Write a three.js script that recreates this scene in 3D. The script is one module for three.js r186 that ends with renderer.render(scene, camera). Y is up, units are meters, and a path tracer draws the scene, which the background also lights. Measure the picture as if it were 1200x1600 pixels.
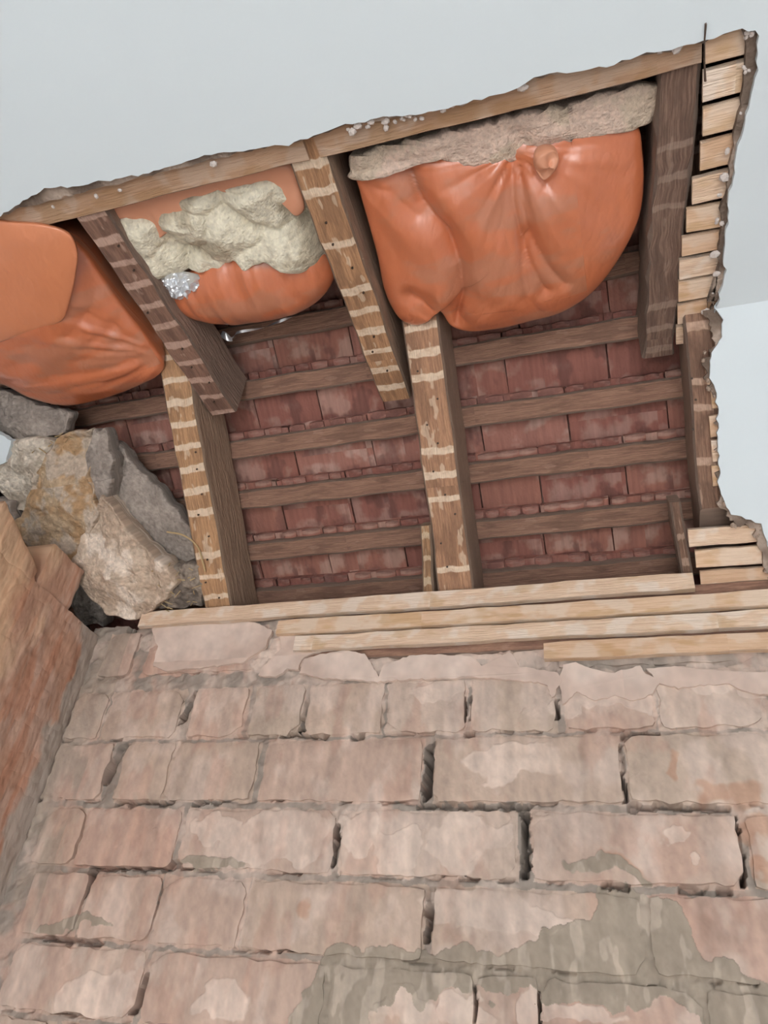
import * as THREE from 'three';
import { mergeGeometries } from 'three/addons/utils/BufferGeometryUtils.js';
import { RectAreaLightUniformsLib } from 'three/addons/lights/RectAreaLightUniformsLib.js';

// ---------------------------------------------------------------- camera, daylight, exposure
const scene = new THREE.Scene();
const renderer = new THREE.WebGLRenderer({ antialias: true });
renderer.toneMapping = THREE.LinearToneMapping;
renderer.toneMappingExposure = 0.97;
renderer.shadowMap.enabled = true;
const camera = new THREE.PerspectiveCamera(67.38, 0.75, 0.02, 60);
camera.position.set(0, 1.45, 1.0);                       // hand-held phone, tilted up and slightly rolled
{
  const right = new THREE.Vector3(0.95436908, 0.09787179, -0.28213608);
  const up = new THREE.Vector3(0.10021744, 0.78501329, 0.61131874);
  const back = new THREE.Vector3(0.28131143, -0.61169866, 0.73938395);
  camera.quaternion.setFromRotationMatrix(new THREE.Matrix4().makeBasis(right, up, back));
}
scene.add(camera);
RectAreaLightUniformsLib.init();
scene.background = new THREE.Color(0.80, 0.90, 1.0);     // overcast sky outside the window
scene.backgroundIntensity = 2;
const WIN = { x0: -0.25, x1: 0.75, y0: 0.5, y1: 1.3, z: 3.4 };
const day = new THREE.RectAreaLight(new THREE.Color(0.975, 0.98, 1.0), 74, WIN.x1 - WIN.x0, WIN.y1 - WIN.y0);
day.position.set((WIN.x0 + WIN.x1) / 2, (WIN.y0 + WIN.y1) / 2, WIN.z - 0.03);
day.lookAt((WIN.x0 + WIN.x1) / 2, (WIN.y0 + WIN.y1) / 2 - 0.978, WIN.z - 0.03 - 0.208);           // sky light falls inwards and down on to the floor
day.name = 'window_daylight';
scene.add(day);
const pale = new THREE.RectAreaLight(new THREE.Color(0.975, 0.985, 1.0), 7.5, WIN.x1 - WIN.x0, WIN.y1 - WIN.y0);   // bright horizon seen straight through the panes
pale.position.set((WIN.x0 + WIN.x1) / 2, (WIN.y0 + WIN.y1) / 2, WIN.z - 0.01);
pale.lookAt((WIN.x0 + WIN.x1) / 2, (WIN.y0 + WIN.y1) / 2, 0);
pale.name = 'window_horizon';
scene.add(pale);

// ---------------------------------------------------------------- measures
const TH = 41 * Math.PI / 180, ST_ = Math.sin(TH), CT = Math.cos(TH);
const HEAD = 2.095;                 // wall head: where the underside of the rafters meets the brick wall
const FLAT = 2.343;                 // underside of the ceiling joists
// a point of the roof slope: x along the wall, s up the slope from the wall head, o outwards from the rafters' underside
const SP = (x, s, o = 0) => new THREE.Vector3(x, HEAD + s * ST_ + o * CT, s * CT - o * ST_);
const NS = new THREE.Vector3(0, CT, -ST_), UPS = new THREE.Vector3(0, ST_, CT), EX = new THREE.Vector3(1, 0, 0);
// measured outlines in metres
const BRX = [[[-0.86,-0.802],[-0.776,-0.562],[-0.544,-0.394],[-0.382,-0.252],[-0.24,-0.102],[-0.091,0.028],[0.038,0.164]],[[-0.882,-0.823],[-0.814,-0.681],[-0.658,-0.567],[-0.553,-0.474],[-0.462,-0.346],[-0.336,-0.224],[-0.212,-0.1],[-0.084,0.027],[0.036,0.157]],[[-0.885,-0.783],[-0.755,-0.674],[-0.668,-0.53],[-0.515,-0.281],[-0.261,-0.022],[-0.011,0.16]],[[-0.862,-0.792],[-0.786,-0.633],[-0.619,-0.394],[-0.381,-0.153],[-0.131,0.101],[0.114,0.219]],[[-0.844,-0.754],[-0.745,-0.636],[-0.629,-0.507],[-0.5,-0.266],[-0.252,-0.013],[-0.003,0.157]],[[-0.835,-0.632],[-0.619,-0.382],[-0.373,-0.203],[-0.197,-0.131],[-0.126,0.038],[0.045,0.167]]];
const BRY = [[2.062,1.982],[1.95,1.872],[1.861,1.777],[1.762,1.685],[1.671,1.604],[1.594,1.531]];
const GAPS = [[-0.475,1.93,-0.458,1.877],[-0.099,1.913,-0.096,1.888],[-0.281,1.857,-0.26,1.778],[-0.798,1.86,-0.749,1.802],[-0.149,1.764,-0.133,1.686],[-0.267,1.672,-0.252,1.613],[-0.64,1.557,-0.613,1.514],[-0.226,1.926,-0.222,1.885],[-0.215,1.926,-0.212,1.888],[-0.684,1.948,-0.654,1.894],[-0.133,1.572,-0.129,1.54],[-0.203,1.568,-0.198,1.535],[-0.781,1.676,-0.739,1.604],[0.103,1.761,0.101,1.685],[-0.398,1.743,-0.384,1.695],[-0.021,1.848,-0.017,1.779],[-0.839,2.102,-0.809,2.049]];
const HGAPS = [[-0.498,1.873,-0.424,1.867],[-0.387,1.87,-0.369,1.865],[-0.223,1.871,-0.21,1.865],[-0.016,1.864,0.031,1.858],[-0.75,1.774,-0.65,1.769],[-0.62,1.774,-0.573,1.771],[-0.496,1.786,-0.45,1.777],[-0.367,1.786,-0.321,1.783],[-0.462,1.687,-0.433,1.683],[-0.76,1.684,-0.633,1.68],[-0.637,1.69,-0.585,1.685],[-0.796,1.592,-0.702,1.587],[-0.47,1.597,-0.393,1.597],[0.031,1.683,0.057,1.677],[0.072,1.682,0.087,1.677],[-0.053,1.687,-0.022,1.676],[-0.751,1.512,-0.69,1.507],[-0.284,1.771,-0.133,1.769],[-0.016,1.773,0.099,1.769],[-0.245,1.692,-0.189,1.689],[-0.021,1.579,0.005,1.577]];
const LIME = [[-0.693,2.03,0.073,0.042],[-0.644,2.027,0.059,0.03],[-0.516,2.02,0.067,0.037],[-0.543,1.987,0.045,0.013],[-0.391,1.98,0.071,0.019],[-0.309,1.976,0.088,0.019],[-0.194,1.98,0.074,0.018],[-0.249,1.942,0.056,0.018],[-0.157,1.968,0.036,0.022],[-0.087,1.926,0.015,0.037],[-0.036,1.924,0.049,0.027],[0.013,1.913,0.032,0.027],[0.096,1.938,0.039,0.027],[-0.479,1.725,0.083,0.032],[-0.57,1.741,0.04,0.019],[-0.359,1.728,0.026,0.028],[-0.305,1.713,0.038,0.023],[-0.222,1.73,0.049,0.034],[-0.182,1.739,0.028,0.023],[0.025,1.743,0.018,0.012],[0.055,1.707,0.01,0.01],[-0.274,1.535,0.037,0.021],[-0.215,1.545,0.029,0.015],[-0.137,1.557,0.021,0.018],[-0.089,1.554,0.053,0.013],[-0.204,1.657,0.069,0.028],[-0.136,1.646,0.044,0.02],[-0.509,1.538,0.051,0.019],[-0.691,1.533,0.056,0.027],[-0.157,1.829,0.074,0.03],[-0.759,2.046,0.038,0.025],[-0.007,1.651,0.0,0.0],[0.155,1.926,0.022,0.026],[-0.039,1.992,0.034,0.015]];
const RUST = [[0.11,1.791,0.025,0.021],[0.122,1.744,0.012,0.021],[0.123,1.696,0.01,0.015],[0.075,1.795,0.022,0.015],[-0.419,1.649,0.016,0.018],[0.035,1.827,0.009,0.021],[-0.038,1.698,0.029,0.011]];
const HOLE_TOP = [[-0.786,0.637],[-0.725,0.635],[-0.688,0.644],[-0.641,0.653],[-0.618,0.651],[-0.589,0.645],[-0.543,0.643],[-0.49,0.64],[-0.436,0.642],[-0.402,0.642],[-0.355,0.636],[-0.307,0.631],[-0.274,0.635],[-0.25,0.638],[-0.227,0.637],[-0.191,0.633],[-0.155,0.628],[-0.126,0.628],[-0.097,0.628],[-0.055,0.628],[-0.041,0.633],[-0.031,0.635],[-0.007,0.635],[0.012,0.631],[0.05,0.629],[0.082,0.631],[0.106,0.629],[0.128,0.629],[0.155,0.63],[0.172,0.632],[0.184,0.627]];
const HOLE_R = [[0.188,0.621],[0.188,0.588],[0.182,0.543],[0.178,0.527],[0.173,0.503],[0.172,0.472],[0.167,0.449],[0.168,0.416],[0.165,0.372],[0.169,0.343],[0.163,0.314],[0.158,0.285]];
const BASE_R = [[0.179,0.618],[0.178,0.582],[0.173,0.543],[0.17,0.508],[0.166,0.463],[0.162,0.431],[0.161,0.396],[0.161,0.35],[0.157,0.301],[0.153,0.27]];
const SL_R = [[0.158,0.355],[0.167,0.354],[0.163,0.333],[0.15,0.314],[0.146,0.281],[0.151,0.259],[0.152,0.237],[0.148,0.194],[0.149,0.168],[0.145,0.133],[0.151,0.109],[0.158,0.091],[0.176,0.083],[0.194,0.075],[0.199,0.055],[0.204,0.037]];
const SLB_R = [[0.151,0.357],[0.155,0.331],[0.142,0.308],[0.143,0.283],[0.147,0.26],[0.153,0.247],[0.149,0.194],[0.149,0.15],[0.148,0.123],[0.146,0.1],[0.157,0.081],[0.184,0.066],[0.192,0.045],[0.197,0.017],[0.2,-0.006]];
const SL_L = [[-0.982,0.345],[-1.008,0.3]];
const LATH_Z = [0.597,0.558,0.5195,0.479,0.439,0.401,0.369,0.335,0.299,0.261,0.226];
const BAG_R = [[-0.26,0.564],[-0.265,0.532],[-0.267,0.491],[-0.27,0.438],[-0.276,0.386],[-0.274,0.352],[-0.266,0.327],[-0.247,0.314],[-0.227,0.324],[-0.215,0.341],[-0.205,0.328],[-0.197,0.302],[-0.176,0.288],[-0.129,0.283],[-0.082,0.287],[-0.04,0.292],[-0.003,0.31],[0.025,0.336],[0.052,0.375],[0.072,0.417],[0.079,0.459],[0.079,0.504],[0.074,0.536],[0.05,0.553],[0.022,0.557],[-0.03,0.554],[-0.097,0.557],[-0.143,0.562],[-0.189,0.569],[-0.221,0.573]];
const BAG_R_CR = [[[-0.194,0.551],[-0.188,0.508],[-0.164,0.466],[-0.158,0.416],[-0.165,0.365],[-0.18,0.329],[-0.188,0.308]],[[-0.07,0.535],[-0.075,0.49],[-0.074,0.445],[-0.068,0.4],[-0.055,0.352]],[[-0.062,0.529],[-0.066,0.488],[-0.062,0.442],[-0.046,0.391],[-0.029,0.356]],[[-0.067,0.443],[-0.079,0.398],[-0.08,0.347],[-0.062,0.298]],[[-0.214,0.345],[-0.223,0.365],[-0.236,0.375]],[[-0.002,0.498],[0.011,0.474],[0.024,0.449]],[[-0.254,0.546],[-0.224,0.53],[-0.2,0.493]],[[-0.079,0.517],[-0.093,0.468],[-0.088,0.42]],[[-0.01,0.529],[-0.02,0.511],[-0.036,0.502],[-0.046,0.515]]];
const BAG_M = [[-0.61,0.435],[-0.609,0.413],[-0.588,0.389],[-0.543,0.368],[-0.492,0.361],[-0.438,0.361],[-0.392,0.372],[-0.359,0.393],[-0.343,0.417],[-0.348,0.45],[-0.402,0.473],[-0.457,0.483],[-0.508,0.481],[-0.553,0.464],[-0.588,0.45]];
const BAG_L = [[-0.835,0.621],[-0.771,0.604],[-0.72,0.586],[-0.682,0.564],[-0.673,0.538],[-0.672,0.499],[-0.67,0.441],[-0.664,0.384],[-0.664,0.331],[-0.68,0.311],[-0.729,0.295],[-0.815,0.279],[-0.894,0.279],[-0.941,0.307],[-0.967,0.343],[-1.009,0.374],[-1.019,0.439],[-0.937,0.559]];
const FLAP_L = [[-0.799,0.64],[-0.721,0.619],[-0.68,0.605],[-0.655,0.586],[-0.659,0.561],[-0.685,0.527],[-0.73,0.481],[-0.755,0.461],[-0.802,0.455],[-0.88,0.446],[-0.945,0.443],[-0.961,0.482],[-0.883,0.582]];
const BAG_L_CR = [[[-0.655,0.399],[-0.711,0.392],[-0.789,0.381]],[[-0.657,0.442],[-0.707,0.416],[-0.748,0.406]],[[-0.656,0.347],[-0.727,0.327],[-0.822,0.332]],[[-0.673,0.503],[-0.709,0.465],[-0.768,0.429]],[[-0.679,0.526],[-0.682,0.471],[-0.673,0.434]],[[-0.663,0.355],[-0.708,0.358],[-0.773,0.351],[-0.849,0.366]]];
const WOOL_M = [[-0.614,0.576],[-0.628,0.531],[-0.633,0.489],[-0.604,0.474],[-0.544,0.466],[-0.494,0.464],[-0.468,0.471],[-0.456,0.457],[-0.434,0.463],[-0.405,0.46],[-0.391,0.443],[-0.368,0.431],[-0.345,0.436],[-0.343,0.471],[-0.341,0.515],[-0.343,0.557],[-0.355,0.581],[-0.452,0.587],[-0.518,0.589],[-0.579,0.585]];
const WOOL_R = [[-0.271,0.56],[-0.26,0.581],[-0.217,0.587],[-0.137,0.587],[-0.062,0.586],[0.01,0.584],[0.089,0.582],[0.102,0.578],[0.097,0.552],[0.085,0.536],[0.049,0.536],[-0.009,0.543],[-0.032,0.537],[-0.047,0.533],[-0.079,0.529],[-0.102,0.533],[-0.131,0.544],[-0.152,0.555],[-0.178,0.565],[-0.208,0.559],[-0.234,0.555],[-0.261,0.551]];
const FOIL = [[-0.591,0.478],[-0.568,0.478],[-0.541,0.469],[-0.528,0.458],[-0.543,0.443],[-0.563,0.433],[-0.581,0.435],[-0.592,0.45]];
const ST = {"S1":[[[-0.926,0.103],[-0.889,0.158],[-0.86,0.196],[-0.833,0.225],[-0.817,0.208],[-0.785,0.154],[-0.755,0.117],[-0.729,0.092],[-0.717,0.062],[-0.744,0.035],[-0.779,0.012],[-0.821,-0.004],[-0.871,0.011],[-0.901,0.053]],0.0],"S2":[[[-0.88,0.204],[-0.858,0.294],[-0.833,0.311],[-0.814,0.311],[-0.779,0.264],[-0.739,0.214],[-0.707,0.16],[-0.688,0.115],[-0.699,0.076],[-0.733,0.067],[-0.764,0.075],[-0.799,0.119],[-0.833,0.175],[-0.861,0.196]],0.03],"S3":[[[-0.849,0.308],[-0.828,0.336],[-0.806,0.338],[-0.799,0.285],[-0.816,0.237],[-0.844,0.194],[-0.853,0.235],[-0.854,0.275]],0.0],"S4":[[[-0.933,0.302],[-0.889,0.34],[-0.831,0.341],[-0.847,0.275],[-0.848,0.23],[-0.847,0.195],[-0.88,0.141],[-0.926,0.104],[-0.957,0.142],[-1.031,0.155],[-1.041,0.177],[-0.991,0.222],[-0.959,0.276]],-0.005],"S5":[[[-1.049,0.298],[-1.002,0.338],[-0.943,0.342],[-0.904,0.326],[-0.931,0.295],[-0.964,0.253],[-0.998,0.212],[-1.024,0.22],[-1.053,0.263]],0.0],"S6":[[[-1.102,0.24],[-1.038,0.242],[-1.019,0.232],[-1.015,0.202],[-1.036,0.171],[-1.068,0.159],[-1.126,0.159]],-0.01],"S7":[[[-1.098,0.454],[-0.993,0.425],[-0.945,0.395],[-0.881,0.372],[-0.901,0.335],[-0.961,0.338],[-1.016,0.338],[-1.056,0.35],[-1.128,0.352]],0.02],"S8":[[[-0.77,0.069],[-0.741,0.084],[-0.711,0.09],[-0.678,0.084],[-0.676,0.056],[-0.692,0.014],[-0.735,0.008],[-0.78,0.011]],0.012],"S9":[[[-0.978,0.078],[-0.936,0.062],[-0.921,0.005],[-0.936,-0.026],[-0.986,-0.023],[-1.0,0.023]],0.06]};
const PIER = [[2.069,0.272],[2.124,0.194],[2.038,0.175],[2.003,0.231],[2.131,0.194],[2.139,0.116],[2.075,0.084],[2.048,0.148],[2.044,0.017],[1.946,0.196],[1.866,0.147],[1.788,0.099],[1.712,0.051]];
const STRAW = [[-0.726,0.148],[-0.694,0.139],[-0.674,0.118],[-0.668,0.089],[-0.668,0.073]];
const STRIP2 = [[-0.281,0.114],[-0.273,0.113],[-0.305,0.009],[-0.276,0.007]];
const STRIP3 = [[0.081,0.113],[0.096,0.112],[0.089,0.004],[0.102,0.003]];
const FOIL2 = [[-0.584,0.46],[-0.569,0.451],[-0.556,0.457],[-0.512,0.458],[-0.477,0.463],[-0.454,0.467]];
const REM1 = [[-0.554,1.968],[-0.548,1.984],[-0.523,2.015],[-0.539,2.047],[-0.527,2.062],[-0.503,2.039],[-0.458,2.019],[-0.453,2.006],[-0.476,1.998],[-0.486,1.992],[-0.487,1.973],[-0.505,1.976],[-0.524,1.963]];
const REM2 = [[-0.484,1.968],[-0.48,1.992],[-0.455,2.0],[-0.413,2.002],[-0.381,1.996],[-0.369,1.981],[-0.354,1.956],[-0.348,1.975],[-0.309,1.989],[-0.26,1.989],[-0.212,1.982],[-0.2,1.967],[-0.183,1.975],[-0.16,1.988],[-0.15,1.975],[-0.145,1.963],[-0.111,1.957],[-0.092,1.952],[-0.087,1.941],[-0.096,1.922],[-0.102,1.915],[-0.107,1.934],[-0.129,1.94],[-0.165,1.944],[-0.211,1.95],[-0.258,1.95],[-0.306,1.95],[-0.335,1.949],[-0.355,1.948],[-0.406,1.954],[-0.448,1.958]];
const REM3 = [[-0.084,1.962],[-0.067,1.966],[-0.046,1.955],[-0.017,1.949],[0.017,1.957],[0.024,1.945],[0.04,1.935],[0.029,1.915],[0.004,1.906],[-0.019,1.916],[-0.045,1.908],[-0.069,1.923],[-0.078,1.914],[-0.087,1.905],[-0.092,1.933]];
const REM4 = [[-0.782,2.072],[-0.701,2.071],[-0.586,2.068],[-0.547,2.048],[-0.552,2.019],[-0.586,1.992],[-0.642,1.987],[-0.724,1.983],[-0.752,1.994],[-0.756,2.03]];
const REM5 = [[0.025,1.952],[0.066,1.954],[0.12,1.945],[0.173,1.94],[0.202,1.939],[0.194,1.9],[0.167,1.91],[0.138,1.915],[0.125,1.926],[0.094,1.926],[0.062,1.922],[0.039,1.93]];
const CEMP = [[-0.394,1.585],[-0.383,1.601],[-0.368,1.607],[-0.342,1.603],[-0.309,1.596],[-0.277,1.591],[-0.262,1.599],[-0.257,1.609],[-0.217,1.611],[-0.187,1.603],[-0.157,1.603],[-0.128,1.619],[-0.121,1.636],[-0.091,1.647],[-0.055,1.655],[-0.047,1.67],[-0.004,1.673],[0.022,1.664],[0.034,1.627],[0.06,1.61],[0.095,1.595],[0.124,1.588],[0.119,1.536],[0.036,1.53],[0.034,1.557],[0.004,1.567],[-0.036,1.56],[-0.061,1.567],[-0.102,1.57],[-0.123,1.563],[-0.143,1.571],[-0.165,1.565],[-0.186,1.559],[-0.215,1.566],[-0.237,1.556],[-0.266,1.545],[-0.289,1.551],[-0.314,1.532],[-0.322,1.501],[-0.438,1.492],[-0.428,1.524],[-0.407,1.544],[-0.403,1.564]];
const FILM_A = [[-0.615,0.591],[-0.531,0.596],[-0.446,0.596],[-0.438,0.583],[-0.459,0.579],[-0.485,0.565],[-0.504,0.557],[-0.524,0.547],[-0.566,0.535],[-0.568,0.562],[-0.589,0.574],[-0.611,0.579]];
const FILM_B = [[-0.451,0.595],[-0.335,0.593],[-0.336,0.563],[-0.342,0.529],[-0.356,0.523],[-0.359,0.55],[-0.375,0.563],[-0.412,0.57],[-0.441,0.579]];
const CEM = [[-0.052,1.694,0.043,0.011],[-0.568,1.695,0.058,0.011],[-0.749,1.604,0.06,0.008]];
const NECK = [[-0.042,0.546],[-0.031,0.549],[-0.018,0.543],[-0.017,0.529],[-0.026,0.517],[-0.036,0.512],[-0.042,0.522],[-0.045,0.535]];

// ---------------------------------------------------------------- noise and textures
function rng(seed) { let a = seed >>> 0; return () => { a = (a + 0x6D2B79F5) >>> 0; let t = a; t = Math.imul(t ^ (t >>> 15), t | 1); t ^= t + Math.imul(t ^ (t >>> 7), t | 61); return ((t ^ (t >>> 14)) >>> 0) / 4294967296; }; }
function h2(x, y, s) { let h = Math.imul(x, 374761393) + Math.imul(y, 668265263) + Math.imul(s, 974634541) | 0; h = Math.imul(h ^ (h >>> 13), 1274126177); h ^= h >>> 16; return (h >>> 0) / 4294967296; }
function vn(x, y, s = 0) { const xi = Math.floor(x), yi = Math.floor(y); let fx = x - xi, fy = y - yi; fx = fx * fx * (3 - 2 * fx); fy = fy * fy * (3 - 2 * fy); const a = h2(xi, yi, s), b = h2(xi + 1, yi, s), c = h2(xi, yi + 1, s), d = h2(xi + 1, yi + 1, s); return a + (b - a) * fx + (c - a) * fy + (a - b - c + d) * fx * fy; }
function fbm(x, y, s = 0, o = 4) { let r = 0, a = 0.5, t = 0; for (let i = 0; i < o; i++) { r += a * vn(x, y, s + i * 17); t += a; a *= 0.5; x *= 2.03; y *= 2.03; } return r / t; }
function worley(x, y, s) { const xi = Math.floor(x), yi = Math.floor(y); let m = 9, m2 = 9; for (let j = -1; j < 2; j++) for (let i = -1; i < 2; i++) { const a = xi + i + h2(xi + i, yi + j, s), b = yi + j + h2(xi + i, yi + j, s + 5); const d = Math.hypot(a - x, b - y); if (d < m) { m2 = m; m = d; } else if (d < m2) m2 = d; } return [m, m2]; }
const sst = (a, b, x) => { const t = Math.min(1, Math.max(0, (x - a) / (b - a))); return t * t * (3 - 2 * t); };
const mix = (a, b, t) => [a[0] + (b[0] - a[0]) * t, a[1] + (b[1] - a[1]) * t, a[2] + (b[2] - a[2]) * t];
function tex(w, h, fn, srgb = true, wrap = THREE.RepeatWrapping) {
  const d = new Uint8Array(w * h * 4);
  for (let j = 0; j < h; j++) for (let i = 0; i < w; i++) { const c = fn((i + 0.5) / w, (j + 0.5) / h), k = (j * w + i) * 4; d[k] = Math.max(0, Math.min(255, c[0])); d[k + 1] = Math.max(0, Math.min(255, c[1])); d[k + 2] = Math.max(0, Math.min(255, c[2])); d[k + 3] = 255; }
  const t = new THREE.DataTexture(d, w, h, THREE.RGBAFormat); t.magFilter = THREE.LinearFilter; t.minFilter = THREE.LinearMipmapLinearFilter; t.generateMipmaps = true;
  t.wrapS = t.wrapT = wrap; if (srgb) t.colorSpace = THREE.SRGBColorSpace; t.needsUpdate = true; return t;
}
const g3 = v => [v, v, v];
const near = (list, x, y, k) => { let m = 9; for (const e of list) { if (!e[2]) continue; const d = Math.hypot((x - e[0]) / e[2], (y - e[1]) / e[3]); if (d < m) m = d; } return m; };
const roughBump = tex(512, 512, (u, v) => g3(255 * (0.55 * fbm(u * 16, v * 16, 3, 4) + 0.45 * fbm(u * 70, v * 70, 9, 3))), false);
const rep = (t, a, b) => { const c = t.clone(); c.repeat.set(a, b); c.needsUpdate = true; return c; };
const mat = o => new THREE.MeshStandardMaterial({ roughness: 0.95, ...o });

function inside(p, poly) { let r = false; for (let i = 0, j = poly.length - 1; i < poly.length; j = i++) if ((poly[i][1] > p[1]) !== (poly[j][1] > p[1]) && p[0] < (poly[j][0] - poly[i][0]) * (p[1] - poly[i][1]) / (poly[j][1] - poly[i][1]) + poly[i][0]) r = !r; return r; }
// brick wall: one map in metres, x from -1.0 to 0.5, y from 1.3 to 2.1
const WX0 = -1.0, WX1 = 0.5, WY0 = 1.3, WY1 = 2.12;
const rowsY = BRY.slice(0, 4).concat([[1.671, 1.593], [1.581, 1.508], [1.496, 1.422], [1.410, 1.336]]);
const rowsX = BRX.concat([[[-0.83, -0.74], [-0.727, -0.49], [-0.478, -0.245], [-0.232, 0.0], [0.012, 0.2]], [[-0.84, -0.6], [-0.588, -0.36], [-0.348, -0.12], [-0.108, 0.12]]]);
for (const r of rowsX) { let x = r[r.length - 1][1]; const w = r.length > 6 ? 0.115 : 0.232; while (x < 0.46) { r.push([x + 0.012, x + 0.012 + w]); x += 0.012 + w; } }
const TONES = [[189, 164, 149], [192, 168, 153], [187, 167, 151], [198, 177, 162], [186, 157, 142], [189, 167, 151]];
function brickAt(x, y) { for (let r = 0; r < rowsY.length; r++) if (y <= rowsY[r][0] + 0.003 && y >= rowsY[r][1] - 0.003) { const l = rowsX[r]; for (let k = 0; k < l.length; k++) if (x >= l[k][0] - 0.003 && x <= l[k][1] + 0.003) return r * 13 + k; } return -1; }
function wallColour(x, y) {
  const wx = x + (fbm(x * 28, y * 28, 61, 4) - 0.5) * 0.05, wy = y + (fbm(x * 28, y * 28, 71, 4) - 0.5) * 0.05;
  const id = brickAt(x + (vn(x * 90, y * 90, 1) - 0.5) * 0.006, y + (vn(x * 90, y * 90, 2) - 0.5) * 0.006);
  let c = id < 0 ? [164, 149, 138] : TONES[Math.floor(h2(id, 3, 7) * TONES.length)];
  const streak = fbm(x * 75, y * 11, 21, 3) - 0.5, blot = fbm(x * 14, y * 14, 31, 4);
  c = mix(c, [208, 188, 175], 0.65 * sst(0.46, 0.64, fbm(x * 26, y * 16, 41, 4)));          // limewash film left on the brick
  c = mix(c, [182, 144, 127], 0.35 * sst(0.53, 0.68, fbm(x * 34 + 5, y * 15, 51, 4)));   // bare clay showing
  if (id < 0) c = mix(c, [156, 144, 134], sst(0.45, 0.6, fbm(x * 30, y * 30, 55, 3)));
  const rs = near(RUST, wx, wy); c = mix(c, [176, 130, 104], 0.5 * (1 - sst(0.6, 1.15, rs)));
  const lm = near(LIME, wx, wy); c = mix(c, [218, 198, 184], 0.75 * (1 - sst(0.88, 1.02, lm)) * (0.6 + 0.4 * sst(0.35, 0.55, fbm(x * 45, y * 30, 95, 3))));
  if (x < -0.82) c = mix(c, [166, 152, 138], 0.65 * sst(0.42, 0.55, fbm(x * 20, y * 9, 81, 4)));
  const cm = inside([wx, wy], CEMP) ? 0 : near(CEM, wx, wy); c = mix(c, mix(mix([164, 150, 134], [152, 140, 126], blot), [192, 177, 162], 0.6 * sst(0.58, 0.66, fbm(x * 70, y * 26, 97, 3))), 0.95 * (1 - sst(0.93, 1.02, cm)));
  const k = 1 + streak * 0.18 + (fbm(x * 140 + y * 30, y * 90, 91, 3) - 0.5) * 0.14 + (blot - 0.5) * 0.12;
  return [c[0] * k, c[1] * k, c[2] * k];
}
const wallTex = tex(1536, 840, (u, v) => wallColour(WX0 + u * (WX1 - WX0), WY0 + v * (WY1 - WY0)), true, THREE.ClampToEdgeWrapping);
const wallBump = tex(1536, 840, (u, v) => { const x = WX0 + u * (WX1 - WX0), y = WY0 + v * (WY1 - WY0); const wx = x + (fbm(x * 28, y * 28, 61, 4) - 0.5) * 0.05, wy = y + (fbm(x * 28, y * 28, 71, 4) - 0.5) * 0.05; const a = 1 - sst(0.9, 1.0, near(LIME, wx, wy)), b = inside([wx, wy], CEMP) ? 1 : 1 - sst(0.93, 1.02, near(CEM, wx, wy)); return g3(255 * Math.min(1, 0.35 * fbm(x * 60, y * 45, 5, 4) + 0.2 * fbm(x * 260, y * 260, 6, 2) + 0.25 * a + 0.3 * b * (0.7 + 0.3 * fbm(x * 90, y * 40, 8, 2)))); }, false, THREE.ClampToEdgeWrapping);
const M = {};
M.brick = mat({ map: wallTex, bumpMap: wallBump, bumpScale: 0.003 });
M.mortar = M.brick;
const pierTex = tex(512, 1024, (u, v) => {            // u: z 0..0.4, v: y 1.2..2.2
  const z = u * 0.4, y = 1.2 + v; const st = fbm(z * 90, y * 12, 11, 4), b = fbm(z * 22, y * 14, 12, 4);
  let c = mix([186, 146, 124], [194, 160, 142], sst(0.35, 0.6, b));
  c = mix(c, [182, 128, 102], 0.6 * sst(0.5, 0.62, fbm(z * 60 + 3, y * 9, 13, 3)));
  c = mix(c, [220, 184, 150], 0.85 * sst(0.1, 0.2, z + (b - 0.5) * 0.16 - (2.14 - y) * 0.12));
  c = mix(c, [172, 162, 152], 0.85 * sst(0.0, 0.014, 0.04 + (b - 0.5) * 0.07 - z));
  const k = 1 + (st - 0.5) * 0.24; return [c[0] * k, c[1] * k, c[2] * k];
}, true, THREE.ClampToEdgeWrapping);
M.pier = mat({ map: pierTex, bumpMap: roughBump, bumpScale: 0.004 });
M.backWall = mat({ color: 0xb4b2b0, bumpMap: roughBump, bumpScale: 0.002 });
M.white = mat({ color: new THREE.Color(0.70, 0.772, 0.81), bumpMap: rep(roughBump, 1.5, 1.5), bumpScale: 0.0004, roughness: 0.8 });
M.baseCoat = mat({ map: tex(256, 256, (u, v) => { const a = fbm(u * 30, v * 30, 4, 4); return mix([112, 96, 84], [176, 158, 144], sst(0.35, 0.7, a)); }), bumpMap: rep(roughBump, 3, 3), bumpScale: 0.006 });
M.lime = mat({ map: tex(512, 512, (u, v) => { const b = fbm(u * 12, v * 12, 711, 4), k = 1 + (fbm(u * 60, v * 40, 713, 3) - 0.5) * 0.16; const c = mix([220, 200, 187], [206, 183, 169], sst(0.4, 0.65, b)); return [c[0] * k, c[1] * k, c[2] * k]; }), bumpMap: roughBump, bumpScale: 0.003 });
M.floor = mat({ color: 0xcfccc8, bumpMap: roughBump, bumpScale: 0.002 });

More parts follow.
